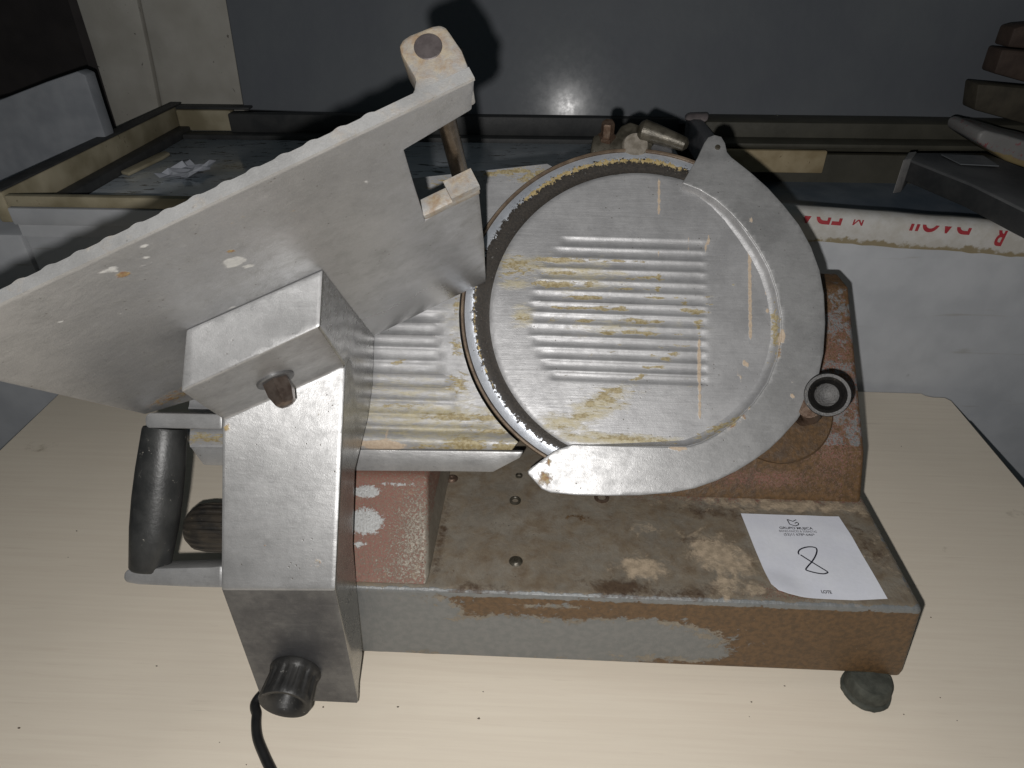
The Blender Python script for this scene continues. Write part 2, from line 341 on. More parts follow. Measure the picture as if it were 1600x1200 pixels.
# feet
fx, fy, _ = on(1357, 1068, (0, 0, .012), (0, 0, 1))
for i, (x, y) in enumerate([(fx, fy), (-.19, .44), (.30, .72), (-.19, .72)]):
    bf = lathe((x, y, 0), (0, 0, 1), [(0, .0002), (.0205, .0002), (.0220, .0015), (.0218, .0045), (.0200, .0055), (.0196, .007), (.0205, .009), (.0195, .018), (.0175, .022), (0, .024)], 96, mod=lambda t, r, h: 1 + .012*mnoise.noise(V((math.cos(t)*2.5, math.sin(t)*2.5, h*60 + i))) + (.05*max(0, mnoise.noise(V((math.cos(t)*6, math.sin(t)*6, i)))) if h < .004 else 0))
    finish("foot", bf, RUBBER, base)
# screws and ring on the base top
def screw(px, py, r, z=ZT, mat=RUST, hollow=False):
    u, v = ZF.at(px, py, z-ZT); c = (u, v, z)
    prof = [(r*.55, 0), (r*.55, .0012), (r*.7, .0022), (r, .0016), (r, 0)] if hollow else [(0, .0007), (r*.25, .0009), (r*.35, .0022), (r*.75, .0021), (r, .0008), (r*1.25, .0001)]
    finish("screw", lathe(c, (0, 0, 1), prof, 24), mat, base)
screw(805, 783, .0056, hollow=True, mat=GREASE); screw(806, 877, .0050, mat=GREASE); screw(811, 744, .0036, hollow=True, mat=GREASE)
screw(940, 778, .0075, hollow=True, mat=RUST); screw(706, 748, .0052)
# motor housing ------------------------------------------------------
hz = []
for x in (.03, .322):
    hz.append([V((x, .506, ZT-.002)), V((x, .531, .170)), V((x + (.002 if x > .1 else 0), .6668, .2835)), V((x + (.002 if x > .1 else 0), .70, .2835)), V((x, .76, .20)), V((x, .77, ZT-.002))])
bh = bmesh.new(); R = [[bh.verts.new(p) for p in r] for r in hz]; n = len(R[0])
for i in range(n): j = (i+1) % n; bh.faces.new((R[0][i], R[0][j], R[1][j], R[1][i]))
bh.faces.new(R[0]); bh.faces.new(R[1][::-1]); bmesh.ops.recalc_face_normals(bh, faces=bh.faces); bevel(bh, .004, 3)
for v in bh.verts: pass
cut(bh, .0045)
HF = Frame((0, .531, .170), X, (0, .1358, .1135))
def hb(px, py, ru, rv, a, s): u, v = HF.at(px, py); return (u, v, ru, rv, a, s)
h_bare = blobs([hb(1290, 690, .04, .035, 0, .62), hb(1310, 600, .03, .05, 0, .6), hb(1320, 680, .03, .06, 0, .58), hb(1310, 500, .03, .05, 0, .55)])
h_red = blobs([hb(1300, 560, .05, .09, 0, .5), hb(1330, 620, .02, .08, 0, .5), hb(1300, 690, .03, .05, 0, .5), hb(1190, 745, .07, .010, 0, .6)])
def hm(fn): return lambda c: fn(*HF.loc(c)[:2])
finish("motor_housing", bh, BASE, SL, {"paint": lambda c: 1.1 if c.y < .534 else 1.0, "bare_glint": lambda c: h_bare(*HF.loc(c)[:2]) if c.y > .535 else 0, "red": hm(h_red), "dark": lambda c: .42 if c.x < .22 and c.y < .6 else 0, "chip": lambda c: .22, "wash": lambda c: .55})
hou = bpy.data.objects["motor_housing"]
du, dv = HF.at(1215, 640, .003)
finish("backing_disc", lathe(HF.p(du, dv, 0), HF.ez, [(0, .006), (.052, .006), (.054, .004), (.054, 0)], 64), BASE, hou, {"paint": lambda c: .9, "dark": lambda c: .45})
# control block (flaking red paint) ----------------------------------
cb = bmesh.new()
ring = [[V((x, .3835, ZT+.0003)), V((x - e, .462, .1822)), V((x - e, .49, .1822)), V((x + e*.3, .56, ZT+.0003))] for x, e in ((-.225, 0), (-.0905, .0085))]
R = [[cb.verts.new(p) for p in r] for r in ring]
for i in range(4): j = (i+1) % 4; cb.faces.new((R[0][i], R[0][j], R[1][j], R[1][i]))
cb.faces.new(R[0]); cb.faces.new(R[1][::-1]); bmesh.ops.recalc_face_normals(cb, faces=cb.faces); bevel(cb, .004, 3); cut(cb, .003)
CF = Frame((0, .3835, ZT), X, (0, .0785, .056))
def cbx(px, py, ru, rv, a, s): u, v = CF.at(px, py); return (u, v, ru, rv, a, s)
c_chip = blobs([cbx(572, 768, .014, .006, 0, .9), cbx(572, 815, .016, .012, 0, .95), cbx(562, 850, .010, .005, 0, .6), cbx(620, 757, .03, .003, 0, .55), cbx(640, 905, .04, .003, 0, .4)])
c_oliv = blobs([cbx(655, 840, .02, .04, 0, .8), cbx(640, 890, .03, .015, 0, .6)])
finish("control_block", cb, BASE, SL, {"sand": lambda c: .14 if c.x < -.094 else 0, "red": lambda c: (.74 - .5*c_oliv(*CF.loc(c)[:2])) if c.x < -.094 else .1, "chip": lambda c: c_chip(*CF.loc(c)[:2])})
cbo = bpy.data.objects["control_block"]
def flute(n, d): return lambda t, r, h: 1 - d*smooth(.2, .9, .5+.5*math.cos(n*t)) if h > .002 else 1
kc = V((-.29, .47, .0985))
bk = lathe((-.225, .47, .0985), (-1, 0, 0), [(.012, 0), (.012, .05), (.0235, .052), (.0245, .06), (.0245, .100), (.0225, .112), (.016, .120), (0, .1215)], 120, mod=lambda t, r, h: 1 - .055*smooth(.35, .8, .5+.5*math.cos(20*t)) if .05 < h < .115 else 1)
finish("thickness_knob", bk, plain("worn_knob", (.018, .017, .016), (.055, .045, .034), 60, (.4, .6), 0, .5, .5, (.28, .22, .12)), cbo)
# gauge plate ---------------------------------------------------------
GW = -.012
GF = Frame(P0 + NB*GW, X, UB)
RC = (.0821, .1289); RR = .1540
arc = []
def ring_uv(ang, r): return (RC[0] + r*math.cos(ang), RC[1] + r*math.sin(ang))
# ring outline seen on the gauge plane: same axis, so the same (u, v) about the blade axis
def arcuv(a0, a1, n, r): return [ring_uv(math.radians(a0 + (a1-a0)*i/n), r) for i in range(n+1)]
g_tip = GF.at(855, 256); g_tl = GF.at(585, 285); g_br = GF.at(822, 697)
ARC = arcuv(118, 231, 30, RR + .0035)
gout = [GF.at(300, 470), GF.at(293, 676), GF.at(298, 699), (GF.at(800, 703)[0], GF.at(800, 703)[1])] + ARC[::-1] + [g_tip, g_tl, GF.at(420, 390)]
bg = poly_prism(GF, gout, -.006, 0)
cut(bg, .0013, [UB]); cut(bg, .004, [X])
gl = [484, 504, 524, 542.5, 564, 585, 605, 626, 648, 668]
gv = [GF.at(640, y)[1] for y in gl]; gr_ = [GF.at(x, 560)[0] for x in (686, 686, 686, 688, 690, 705, 712, 715, 770)]
def flutes(u, v, vs, ul, ur, dep, en):
    for i in range(len(vs)-1):
        if vs[i+1] <= v <= vs[i]:
            t = (v-vs[i+1])/(vs[i]-vs[i+1]); e = smooth(ul[i]-en, ul[i]+en, u)*smooth(ur[i]+en, ur[i]-en, u)
            return -dep*e*(1-(2*t-1)**2)**.8 + dep*.25*e
    return 0
vb = GF.at(640, 672)[1]; vl = GF.at(640, 703)[1]
for v in bg.verts:
    u, q, z = GF.loc(v.co)
    if z > -.001:
        dz = flutes(u, q, gv, [-1]*9, gr_, .0021, .004)
        if q < vb: dz += .006*math.sin(math.pi*max(0, min(1, (vb-q)/(vb-vl)))*.95)
        v.co += NB*dz
def gb(px, py, ru, rv, a, s): u, v = GF.at(px, py); return (u, v, ru, rv, a, s)
g_gr = blobs([gb(735, 652, .055, .0035, 0, .72), gb(715, 600, .012, .012, 0, .55), gb(730, 695, .022, .007, 0, .8), gb(790, 700, .02, .006, 0, .75), gb(690, 698, .03, .004, 0, .55), gb(755, 672, .03, .006, 0, .5), gb(712, 478, .005, .010, 0, .55), gb(712, 540, .006, .012, 30, .6), gb(630, 635, .03, .006, 0, .48), gb(620, 565, .01, .004, 0, .5), gb(330, 684, .03, .006, 0, .62), gb(800, 268, .03, .004, 8, .75), gb(830, 275, .02, .006, 20, .6), gb(690, 285, .02, .01, 0, .5)])
g_hz = blobs([gb(650, 645, .10, .010, 0, .62), gb(700, 675, .10, .016, 0, .58), gb(640, 610, .1, .02, 0, .4), gb(730, 480, .02, .04, 0, .45)])
g_dr = blobs([gb(600, 696, .022, .005, 0, .9), gb(606, 680, .003, .012, 0, .6), gb(560, 692, .01, .005, 0, .7)])
gauge = finish("gauge_plate", bg, ALU_COVER, SL, {"grime": lambda c: g_gr(*GF.loc(c)[:2]), "haze": lambda c: g_hz(*GF.loc(c)[:2]), "drip": lambda c: g_dr(*GF.loc(c)[:2])}, angle=50)
LFr = Frame(GF.p(0, vl, -.001), X, (0, .35, .94))        # turned-down lip along its lower edge
bl = px_prism(LFr, [(297, 699), (818, 706), (812, 716), (770, 738), (700, 737), (560, 736), (318, 727)], -.006, 0, .0012, 2)
cut(bl, .006, [X])
finish("lip", bl, ALU, gauge)
# blade and its rim -----------------------------------------------------
AX = BF.p(RC[0], RC[1], 0)
bld = lathe(AX, NB, [(.02, -.010), (.1515, -.010), (.1515, -.0055), (.1455, -.0030), (.1425, -.0028), (.139, -.0034), (.135, -.0040), (.131, -.0050), (.126, -.0050), (.02, -.0050)], 360)
def bm_dark(c):
    u, v, z = BF.loc(c); r = math.hypot(u-RC[0], v-RC[1]); return smooth(.1502, .1362, r)
def bm_yel(c):
    u, v, z = BF.loc(c); du_, dv_ = u-RC[0], v-RC[1]; r = math.hypot(du_, dv_); a = math.degrees(math.atan2(dv_, du_)) % 360
    return .62*smooth(60, 75, a)*smooth(150, 125, a)*max(0, 1-abs(r-.1425)/.007) + (.5*smooth(150, 165, a)*smooth(240, 200, a)*max(0, 1-abs(r-.1425)/.004))
blade = finish("blade", bld, STEEL, SL, {"dark": bm_dark, "grime": bm_yel}, angle=25)
rim = lathe(AX, NB, [(.1520, -.016), (.1552, -.016), (.1552, -.0050), (.1545, -.0040), (.1530, -.0042), (.1520, -.0055), (.1520, -.016)], 240)
finish("hub", lathe(AX, NB, [(0, -.066), (.085, -.066), (.118, -.045), (.125, -.0105), (0, -.0105)], 72), GREASE, blade)
finish("blade_rim", rim, BRASS, blade)
# ribbed blade cover ----------------------------------------------------
KC = (.0875, .1235)
CRAD = .1335
def cov(px, py): return BF.at(px, py, .002)
LX = [872, 859, 843, 838.5, 832, 827.5, 824, 823, 824, 831, 837, 846, 859]
LY = [100, 152, 206, 260, 316, 370, 426, 480, 537, 596, 652, 710, 766, 818]
cvs = [cov(960, 340+.3166*y)[1] for y in LY]; cul = [cov(x+6, 480)[0] for x in LX]; cur = [cov(1101, 480)[0]]*13
bm = poly_prism(BF, [(KC[0]+CRAD*math.cos(2*math.pi*i/240), KC[1]+CRAD*math.sin(2*math.pi*i/240)) for i in range(240)], -.004, .002)
cut(bm, .00125, [(UB + X*.012).normalized()]); cut(bm, .003, [X])
for v in bm.verts:
    a_, b_, z_ = BF.loc(v.co)
    if z_ > .001:
        r_ = math.hypot(a_-KC[0], b_-KC[1])
        v.co += NB*(flutes(a_, b_ + (a_-KC[0])*.012, cvs, cul, cur, .0015, .0034) - .0011*smooth(CRAD-.0022, CRAD, r_)) if r_ < CRAD+1 else NB*0
def cbp(px, py, ru, rv, a, s): u, v = cov(px, py); return (u, v, ru, rv, a, s)
def C8(X_, Y_): return (780+.3166*X_, 340+.3166*Y_)
def c8(X_, Y_, rx, ry, a, s): return cbp(*C8(X_, Y_), rx*.3166*.00058, ry*.3166*.00058, a, s)
cg = blobs([c8(300, 208, 150, 14, 0, .80), c8(560, 212, 200, 9, 0, .6), c8(300, 272, 120, 12, 0, .72), c8(280, 328, 125, 16, 0, .95), c8(440, 330, 30, 14, 0, .8), c8(430, 392, 90, 12, 0, .82), c8(350, 445, 120, 10, 0, .78), c8(500, 449, 40, 12, 0, .85), c8(600, 450, 40, 12, 0, .8), c8(420, 508, 45, 12, 0, .9), c8(260, 505, 30, 10, 0, .55), c8(640, 505, 50, 12, 0, .65), c8(700, 515, 60, 14, 0, .72), c8(780, 514, 45, 14, 0, .82), c8(530, 568, 40, 14, 0, .82), c8(640, 565, 50, 10, 0, .8), c8(740, 570, 50, 14, 0, .78), c8(880, 575, 40, 8, 0, .6), c8(690, 300, 130, 20, 0, .52), c8(620, 350, 100, 12, 0, .55), c8(780, 395, 60, 9, 0, .75), c8(870, 400, 80, 9, 0, .5), c8(980, 462, 45, 14, 0, .9), c8(930, 455, 40, 12, 0, .6), c8(985, 520, 22, 14, 0, .9), c8(990, 560, 16, 50, 0, .62), c8(800, 690, 60, 14, -10, .62), c8(865, 672, 30, 14, 0, .72), c8(880, 632, 60, 10, 0, .6), c8(770, 738, 60, 14, 0, .62), c8(680, 795, 45, 14, 25, .66), c8(520, 875, 40, 26, 35, .85), c8(450, 920, 30, 24, 30, .85), c8(585, 852, 26, 12, 0, .75), c8(400, 980, 80, 18, 15, .68), c8(300, 1030, 70, 25, -20, .55), c8(100, 230, 130, 50, -8, .56), c8(60, 280, 90, 24, 0, .52), c8(110, 500, 50, 24, 0, .5), c8(785, 290, 16, 16, 0, .8), c8(782, 350, 16, 22, 0, .8), c8(915, 415, 14, 22, 0, .8), c8(1160, 330, 9, 9, 0, 1), c8(560, 900, 120, 60, 30, .42), c8(600, 620, 500, 500, 0, .16), c8(1040, 390, 50, 8, 0, .6), c8(1040, 430, 50, 6, 0, .5), c8(640, 1090, 330, 16, -2, .62), c8(1050, 1050, 120, 20, 28, .6)])
ch = blobs([c8(100, 230, 190, 60, -8, .6), c8(80, 330, 90, 30, 0, .6), c8(120, 480, 70, 60, 0, .6), c8(500, 920, 200, 70, 25, .62), c8(320, 1010, 120, 50, 0, .66), c8(400, 280, 300, 100, 0, .5), c8(640, 1100, 400, 30, -2, .75), c8(560, 540, 400, 60, 0, .4)])
def drip(x, y0, y1, w=9, s=.9):
    n_ = max(1, int((y1-y0)/40)); return [c8(x, y0+(y1-y0)*(i+.5)/n_, w, 34, 0, s) for i in range(n_)]
cdp = blobs(drip(1238, 150, 590, 9, .95) + drip(988, 600, 990, 10, .8) + drip(985, 660, 800, 10, .9) + drip(792, -190, -20, 8, .95) + drip(790, 150, 210, 8, .6) + drip(930, 90, 170, 8, .75) + drip(1022, 120, 180, 8, .75) + drip(1035, 85, 130, 5, .7)
            + [c8(1255, 160, 16, 32, 0, 1), c8(1282, 225, 14, 28, 0, 1), c8(1245, 40, 14, 32, 0, .9), c8(1215, 720, 14, 24, 30, .85), c8(1185, 780, 9, 40, 8, .8), c8(1318, 370, 10, 16, 0, .9), c8(1325, 460, 9, 14, 0, .9), c8(880, 1110, 50, 10, 0, .8)])
cover = finish("blade_cover", bm, ALU_COVER, SL, {"grime": lambda c: cg(*BF.loc(c)[:2]), "haze": lambda c: ch(*BF.loc(c)[:2]), "drip": lambda c: cdp(*BF.loc(c)[:2])}, angle=60)
# slice deflector (crescent in front of the cover) -------------------------
DW = .009
def dfl(px, py): return BF.at(px, py, DW)
ic = BF.at(1222, 520, DW)
outer = [(1066, 286), (1090, 246), (1101, 222), (1107, 213), (1117, 209), (1128, 212), (1134, 222), (1137, 236), (1144, 246), (1158, 257), (1175, 270.5), (1200, 293), (1225, 320.5), (1249, 351), (1268, 386), (1281, 422), (1288, 460), (1290, 505), (1287, 552), (1279, 590), (1266, 625), (1246, 656), (1222, 683), (1202, 702), (1180, 718), (1151, 736), (1120, 751), (1086, 763), (1050, 770), (1000, 774), (950, 775), (900, 774), (860, 770), (846, 764), (838, 755), (825, 741), (824, 736), (832, 729), (868, 703), (895, 694)]
inner = [(990, 697), (1072, 698), (1095, 692), (1120, 679), (1150, 658), (1178, 630), (1200, 598), (1214, 562), (1221, 530), (1221, 495), (1214, 455), (1202, 420), (1186, 390), (1165, 359), (1142, 333), (1118, 312), (1092, 296)]
bd = bmesh.new(); pu = [dfl(*p) for p in outer + inner]; nO = len(outer)
b_ = [bd.verts.new(BF.p(u, v, .0035)) for u, v in pu]; t_ = [bd.verts.new(BF.p(u, v, DW)) for u, v in pu]
f0 = bd.faces.new(t_); bd.faces.new(b_[::-1]); n = len(pu)
for i in range(n): bd.faces.new((b_[i], b_[(i+1) % n], t_[(i+1) % n], t_[i]))
bmesh.ops.recalc_face_normals(bd, faces=bd.faces)
inn = [bd.edges.get((t_[i], t_[(i+1) % n])) for i in range(nO-1, n)]
bevel(bd, .0010, 2, [e for e in bd.edges if e.calc_face_angle(0) > .9 and e in f0.edges])
cut(bd, .004, [X, UB])
for v in bd.verts:                                     # tab at the top is a thinner cast ear
    u, q, z = BF.loc(v.co)
    if z > .005: v.co -= NB*.0015*smooth(dfl(1115, 248)[1], dfl(1115, 240)[1], q)
dg = blobs([(*dfl(850, 748), .012, .010, 0, .55), (*dfl(857, 721), .003, .003, 0, .95), (*dfl(1225, 420), .004, .004, 0, .3), (*dfl(1170, 290), .05, .03, -40, .28), (*dfl(1215, 520), .004, .03, 0, .62), (*dfl(1150, 662), .03, .004, 40, .5)])
dd = blobs([(*dfl(1222, 525), .0028, .006, 0, 1), (*dfl(1262, 635), .0045, .0028, 40, .9), (*dfl(1237, 620), .004, .002, 50, .9), (*dfl(1060, 700), .011, .002, 0, .75), (*dfl(1060, 725), .002, .010, 0, .6), (*dfl(1172, 345), .0024, .006, 0, .8), (*dfl(1272, 600), .003, .003, 0, .9), (*dfl(1240, 595), .0026, .0018, 0, .8), (*dfl(1170, 640), .002, .004, 0, .7)])
defl = finish("deflector", bd, ALU, SL, {"grime": lambda c: dg(*BF.loc(c)[:2]), "drip": lambda c: dd(*BF.loc(c)[:2])})
# rounded cove that leads from the cover up to the deflector
cove = bmesh.new(); path = [dfl(*p) for p in [(1068, 289)] + inner[::-1] + [(900, 695)]]; rows = []
cx, cy_ = RC[0]-.004, RC[1]-.008
for i, (u, v) in enumerate(path):
    a, b = V((*path[max(i-1, 0)], 0)), V((*path[min(i+1, len(path)-1)], 0)); tn = (b-a).normalized(); nr = V((tn.y, -tn.x, 0))
    if nr.dot(V((cx-u, cy_-v, 0))) < 0: nr = -nr
    tw = min(1, .12 + .22*i, .05 + .4*(len(path)-1-i))
    rows.append([cove.verts.new(BF.p(u + nr.x*(d*tw if d > 0 else d), v + nr.y*(d*tw if d > 0 else d), h)) for d, h in ((-.0012, DW-.0012), (.0003, DW-.0009), (.0011, DW-.0022), (.0022, DW-.0042), (.0038, DW-.0058), (.0060, .0024), (.0080, .0016))])
for a, b in zip(rows, rows[1:]):
    for i in range(6): cove.faces.new((a[i], a[i+1], b[i+1], b[i]))
finish("cove", cove, ALU_COVER, defl, {"grime": lambda c: dg(*BF.loc(c)[:2]) + .9*cg(*BF.loc(c)[:2]), "drip": lambda c: dd(*BF.loc(c)[:2])}, angle=70)
pu_, pv_ = dfl(1122, 229)
finish("rivet", lathe(BF.p(pu_, pv_, DW-.0018), NB, [(0, .0004), (.0012, .0004), (.0014, .0012), (.0024, .0010), (.0026, 0)], 20), GREASE, defl)
# cup-shaped clamp knob -----------------------------------------------------
kf = Frame(BF.p(0, 0, .034), X, UB); ku, kv = kf.at(1293, 617); kd = (V((-.34, -.76, .52))).normalized()
kcen = kf.p(ku, kv, 0)
bk = lathe(kcen, kd, [(0.0144, -0.0261), (0.0165, -0.0209), (0.0178, -0.0052), (0.0181, -0.0009), (0.0174, 0.0007), (0.0150, 0.0005), (0.0130, -0.0017), (0.0124, -0.0087), (0.0096, -0.0144), (0.0035, -0.0157), (0.0000, -0.0157)], 56)
cupk = finish("cup_knob", bk, plain("dark_cup", (.012, .012, .012), (.032, .03, .028), 90, (.38, .55), .2, .35, .5, (.42, .35, .26)), SL)
s0 = kf.p(*kf.at(1281, 633), -.022); s1 = kf.p(*kf.at(1268, 650, -.045), -.045)
finish("stem", tube([s0, s1, s1 - NB*.02], [.009, .0075, .0075], 18), RUST, cupk)
# sharpener on top ------------------------------------------------------------
SF = Frame(BF.p(0, 0, -.010), X, UB)
bs = px_prism(SF, [(922, 240), (926, 214), (932, 208), (962, 210), (970, 196), (985, 189), (1003, 196), (1018, 214), (1024, 240)], -.03, .003, .003, 2)
shp = finish("sharpener", bs, GREASE, SL)
u, v = SF.at(948, 214); finish("hex_bolt", lathe(SF.p(u, v, .003), V((0, -.35, .94)), [(0, .014), (.0055, .014), (.0062, .012), (.0062, 0), (.0085, 0), (.0085, -.004), (0, -.004)], 6), RUST, shp)
a0 = SF.p(*SF.at(995, 205), .004); a1 = SF.p(*SF.at(1030, 217), .006); a2 = SF.p(*SF.at(1072, 234), .008)
finish("lever", tube(spline([a0, a1, a2], 6), [(.003, .008, .0105)[i] if i < 3 else .0105 - .0045*(i-2)/10 if i < 12 else .003 for i in range(13)], 16), GREASE, shp)
u, v = SF.at(992, 230); finish("grind_stone", lathe(SF.p(u, v, .002), NB, [(0, .004), (.011, .004), (.0125, .002), (.0125, -.01)], 32), plain("stone_pad", (.16, .14, .11), (.30, .27, .23), 150, (.5, .7)), shp)
u, v = SF.at(1032, 240); finish("spring_clip", lathe(SF.p(u, v, .0), NB, [(0, .003), (.010, .003), (.012, 0)], 32), ALU_DARK, shp)
# carriage tray ----------------------------------------------------------------
TA = on(585, 525, P0, NB); TB = on(760, 440, P0, NB); D1 = (TB-TA).normalized(); TN = D1.cross(NB)
TF = Frame(TA, D1, NB)                                  # u along the gauge, v outward, w = TN
TF.ez = TN; TF.ey = NB
def tp(px, py): return TF.at(px, py)
ne = tp(738, 125)[1]
tout = [(-.178, .080), (-.06, .004), (0, .0), (.5*tp(760, 440)[0], .0), tp(760, 440), tp(757, 380), tp(748, 290), tp(665, 345), tp(648, 290), tp(632, 235), tp(738, 172), (tp(738, 125)[0]+.0015, ne), (-.166, ne)]
btm = poly_prism(TF, tout, 0, -.0062)
bmesh.ops.recalc_face_normals(btm, faces=btm.faces)
bevel(btm, .0012, 2)
cut(btm, .005, [D1, NB])
for v in btm.verts:                                     # scalloped meat side
    u, q, z = TF.loc(v.co)
    if z < -.004 and q > .15: pass
def tb(px, py, ru, rv, a, s): u, v = tp(px, py); return (u, v, ru, rv, a, s)
t_sp = blobs([tb(367, 410, .006, .006, 0, 1), tb(345, 405, .0025, .003, 0, .95), tb(387, 417, .003, .003, 0, .95), tb(330, 425, .002, .002, 0, .9), tb(228, 400, .002, .0025, 0, .9), tb(216, 416, .003, .002, 0, .9), tb(188, 487, .003, .003, 0, .95), tb(90, 503, .003, .002, 0, .95), tb(278, 478, .0016, .004, 0, .9), tb(360, 482, .003, .0025, 0, .9), tb(334, 482, .002, .002, 0, .8), tb(180, 420, .004, .004, 0, .8), tb(275, 510, .0016, .002, 0, .8), tb(272, 550, .0015, .003, 0, .7), tb(160, 428, .002, .002, 0, .8), tb(570, 290, .002, .006, -30, .8), tb(222, 384, .004, .003, 0, .7)])
t_gr = blobs([tb(190, 429, .004, .003, 0, 1), tb(375, 345, .008, .006, 0, .5), tb(460, 330, .004, .003, 0, .6), tb(360, 393, .002, .002, 0, .8), tb(270, 620, .03, .02, 0, .55), tb(335, 505, .010, .003, 27, .6), tb(605, 372, .002, .002, 0, .8), tb(350, 356, .0016, .0016, 0, .8)])
tray = finish("carriage_tray", btm, [ALU_TRAY], SL, {"spot": lambda c: t_sp(*TF.loc(c)[:2]) if TF.loc(c)[2] > -.004 else 0, "smear": lambda c: .30 + .22*mnoise.noise(c*11), "grime": lambda c: t_gr(*TF.loc(c)[:2]), "polish": lambda c: .95*smooth(.080, .035, TF.loc(c)[1] + .008*mnoise.noise(c*30))*smooth(-.06, .0, TF.loc(c)[0])*smooth(.105, .06, TF.loc(c)[0])})
# ribs on the meat side: their ends make the wavy top edge
br = bmesh.new(); k = -.158
while k < .085:
    tube([TF.p(k, ne - .0012, -.0029), TF.p(k, ne-.12, -.0029), TF.p(k, .05 + max(0, -k*.3), -.0029)], .0041, 12, br); k += .0148
for v in br.verts:
    w_ = TF.loc(v.co)[2]
    if w_ > -.005: v.co += TN*(-.005 - w_)
finish("meat_rib", br, EDGE, tray, {"grime": lambda c: .45})
# bright dirty strip: machined end face with a scalloped outer edge
eu = tp(738, 125)[0]+.0012
sc_ = [(u_, .0060 + .0009*max(0, math.cos((u_+.158)/.0148*2*math.pi)) if u_ < .082 else .0060) for u_ in [-.165 + (eu+.165)*i/260 for i in range(261)]]
be_ = poly_prism(Frame(TF.p(0, ne, 0), D1, -TN), [(eu, -.0002), (-.165, -.0002)][::-1] + sc_[::-1], -.001, .0012)
cut(be_, .006, [D1])
finish("end_face", be_, EDGE, tray, {"grime": lambda c: .24 + .3*mnoise.noise(c*40)})
# lug with pin and pusher rod
LF = Frame(TF.p(0, ne+.0005, 0), X, UB)
lug = px_prism(LF, [(738, 123), (735, 112), (722, 78), (703, 50), (697, 42), (688, 38), (675, 40), (640, 54), (628, 62), (623, 72), (626, 84), (640, 108), (649, 124), (646, 140), (640, 152), (638, 168)], -.022, .0002, .0016, 2)
cut(lug, .004, [X, UB])
lm = blobs([(*LF.at(670, 75), .030, .026, 0, .62), (*LF.at(700, 115), .016, .014, 0, .5)])
lugo = finish("lug", lug, EDGE, tray, {"grime": lambda c: lm(*LF.loc(c)[:2])})
u, v = LF.at(669, 73); lc = LF.p(u, v, 0)
finish("pin", lathe(lc, NB, [(0, .0006), (.0064, .0006), (.0068, .0002), (.0068, -.003)], 36), PIN, lugo)
u, v = LF.at(708, 66); finish("set_screw", lathe(LF.p(u, v, -.011), X, [(.0048, -.006), (.0048, .0015), (.0036, .003), (0, .003)], 16), RUST, lugo)
rod = tube([lc - NB*.002, lc - NB*(ne-.015)], .0058, 24)
finish("pusher_rod", rod, ROD, tray)
# seat of the rod at the notch
NF = Frame(TF.p(0, tp(700, 322)[1], 0), D1, -TN)
na, nb_ = tp(665, 345)[0], tp(748, 290)[0]
st = poly_prism(NF, [(na, -.0003), (nb_, -.0003), (nb_, .0108), (na, .0108)], -.004, .0030, .0008, 2); cut(st, .004, [D1])
poly_prism(NF, [(nb_-.019, -.0004), (nb_+.0004, -.0004), (nb_+.0004, .0125), (nb_-.019, .0125)], .0025, .0085, .001, 2, st)
finish("rod_seat", st, EDGE, tray, {"grime": lambda c: .5 + .25*mnoise.noise(c*70)})
# carriage arm ---------------------------------------------------------------------
XR, XL = -.150, -.237
def sx(px, py): return on(px, py, (XR, 0, 0), X)
QR = on(505, 420, TA, TN); QL = on(290, 515, TA, TN)
PRr = on(500, 510, QR, NB); PLl = on(282, 612, QR, NB)
UR = V((XR, .439, .3163)); UL = V((XL, .398, .2913))
back = [sx(583, 600), sx(575, 655), sx(555, 735), sx(552, 850), sx(567, 1020), sx(561, 1068)]
S = sx(585, 525)
rr = [V((XR, .3300, .0335)), V((XR, .3335, .1817)), UR, PRr, QR, S] + back
ll = [V((XL, .3300, .0335)), V((XL, .3300, .1815)), UL, PLl, QL, TF.p(TF.loc(QL)[0], .03, .001)] + [V((XL, p.y, p.z)) for p in back]
ba = bmesh.new(); A = [ba.verts.new(p) for p in rr]; B = [ba.verts.new(p) for p in ll]; n = len(A)
for i in range(n): j = (i+1) % n; ba.faces.new((A[i], A[j], B[j], B[i]))
fR = ba.faces.new(A); fL = ba.faces.new(B[::-1]); bmesh.ops.recalc_face_normals(ba, faces=ba.faces)
bevel(ba, .0016, 2); cut(ba, .0055)
AFr = Frame((0, .3335, .1817), X, (0, .105, .134))
am = blobs([(*AFr.at(395, 780), .0, .0, 0, 0) if False else (*AFr.at(495, 880), .012, .010, 0, .45), (*AFr.at(370, 670), .004, .003, 0, .8), (*AFr.at(420, 855), .003, .003, 0, .7), (*AFr.at(500, 640), .03, .03, 0, .32), (*AFr.at(365, 850), .012, .03, 0, .3)])
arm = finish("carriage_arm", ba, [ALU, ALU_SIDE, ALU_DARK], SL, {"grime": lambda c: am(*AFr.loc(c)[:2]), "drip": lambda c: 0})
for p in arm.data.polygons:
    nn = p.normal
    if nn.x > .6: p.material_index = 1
    elif nn.y < -.9 and p.center.z + 0 < .18: p.material_index = 2  # upright lower front: its shade is put into a darker metal colour
u_ = arm.data
# nut with washer on the sloping shoulder
cn = (PRr-UR).cross(UL-UR).normalized()
if cn.dot(CAM-UR) < 0: cn = -cn
ncen = on(430, 592, (UR+PRr)/2*.5 + (UL+PLl)/2*.5, cn)
finish("washer", lathe(ncen, cn, [(0, .0022), (.0128, .0022), (.0135, .0014), (.0135, -.002)], 36), ALU_DARK, arm)
finish("dome_nut", lathe(ncen, cn, [(.0100, .002), (.0100, .012), (.0092, .014), (.0076, .019), (.0046, .0215), (0, .022)], 6), plain("nut_steel", (.11, .08, .065), (.22, .18, .155), 120, (.25, .4), .75, .3), arm)
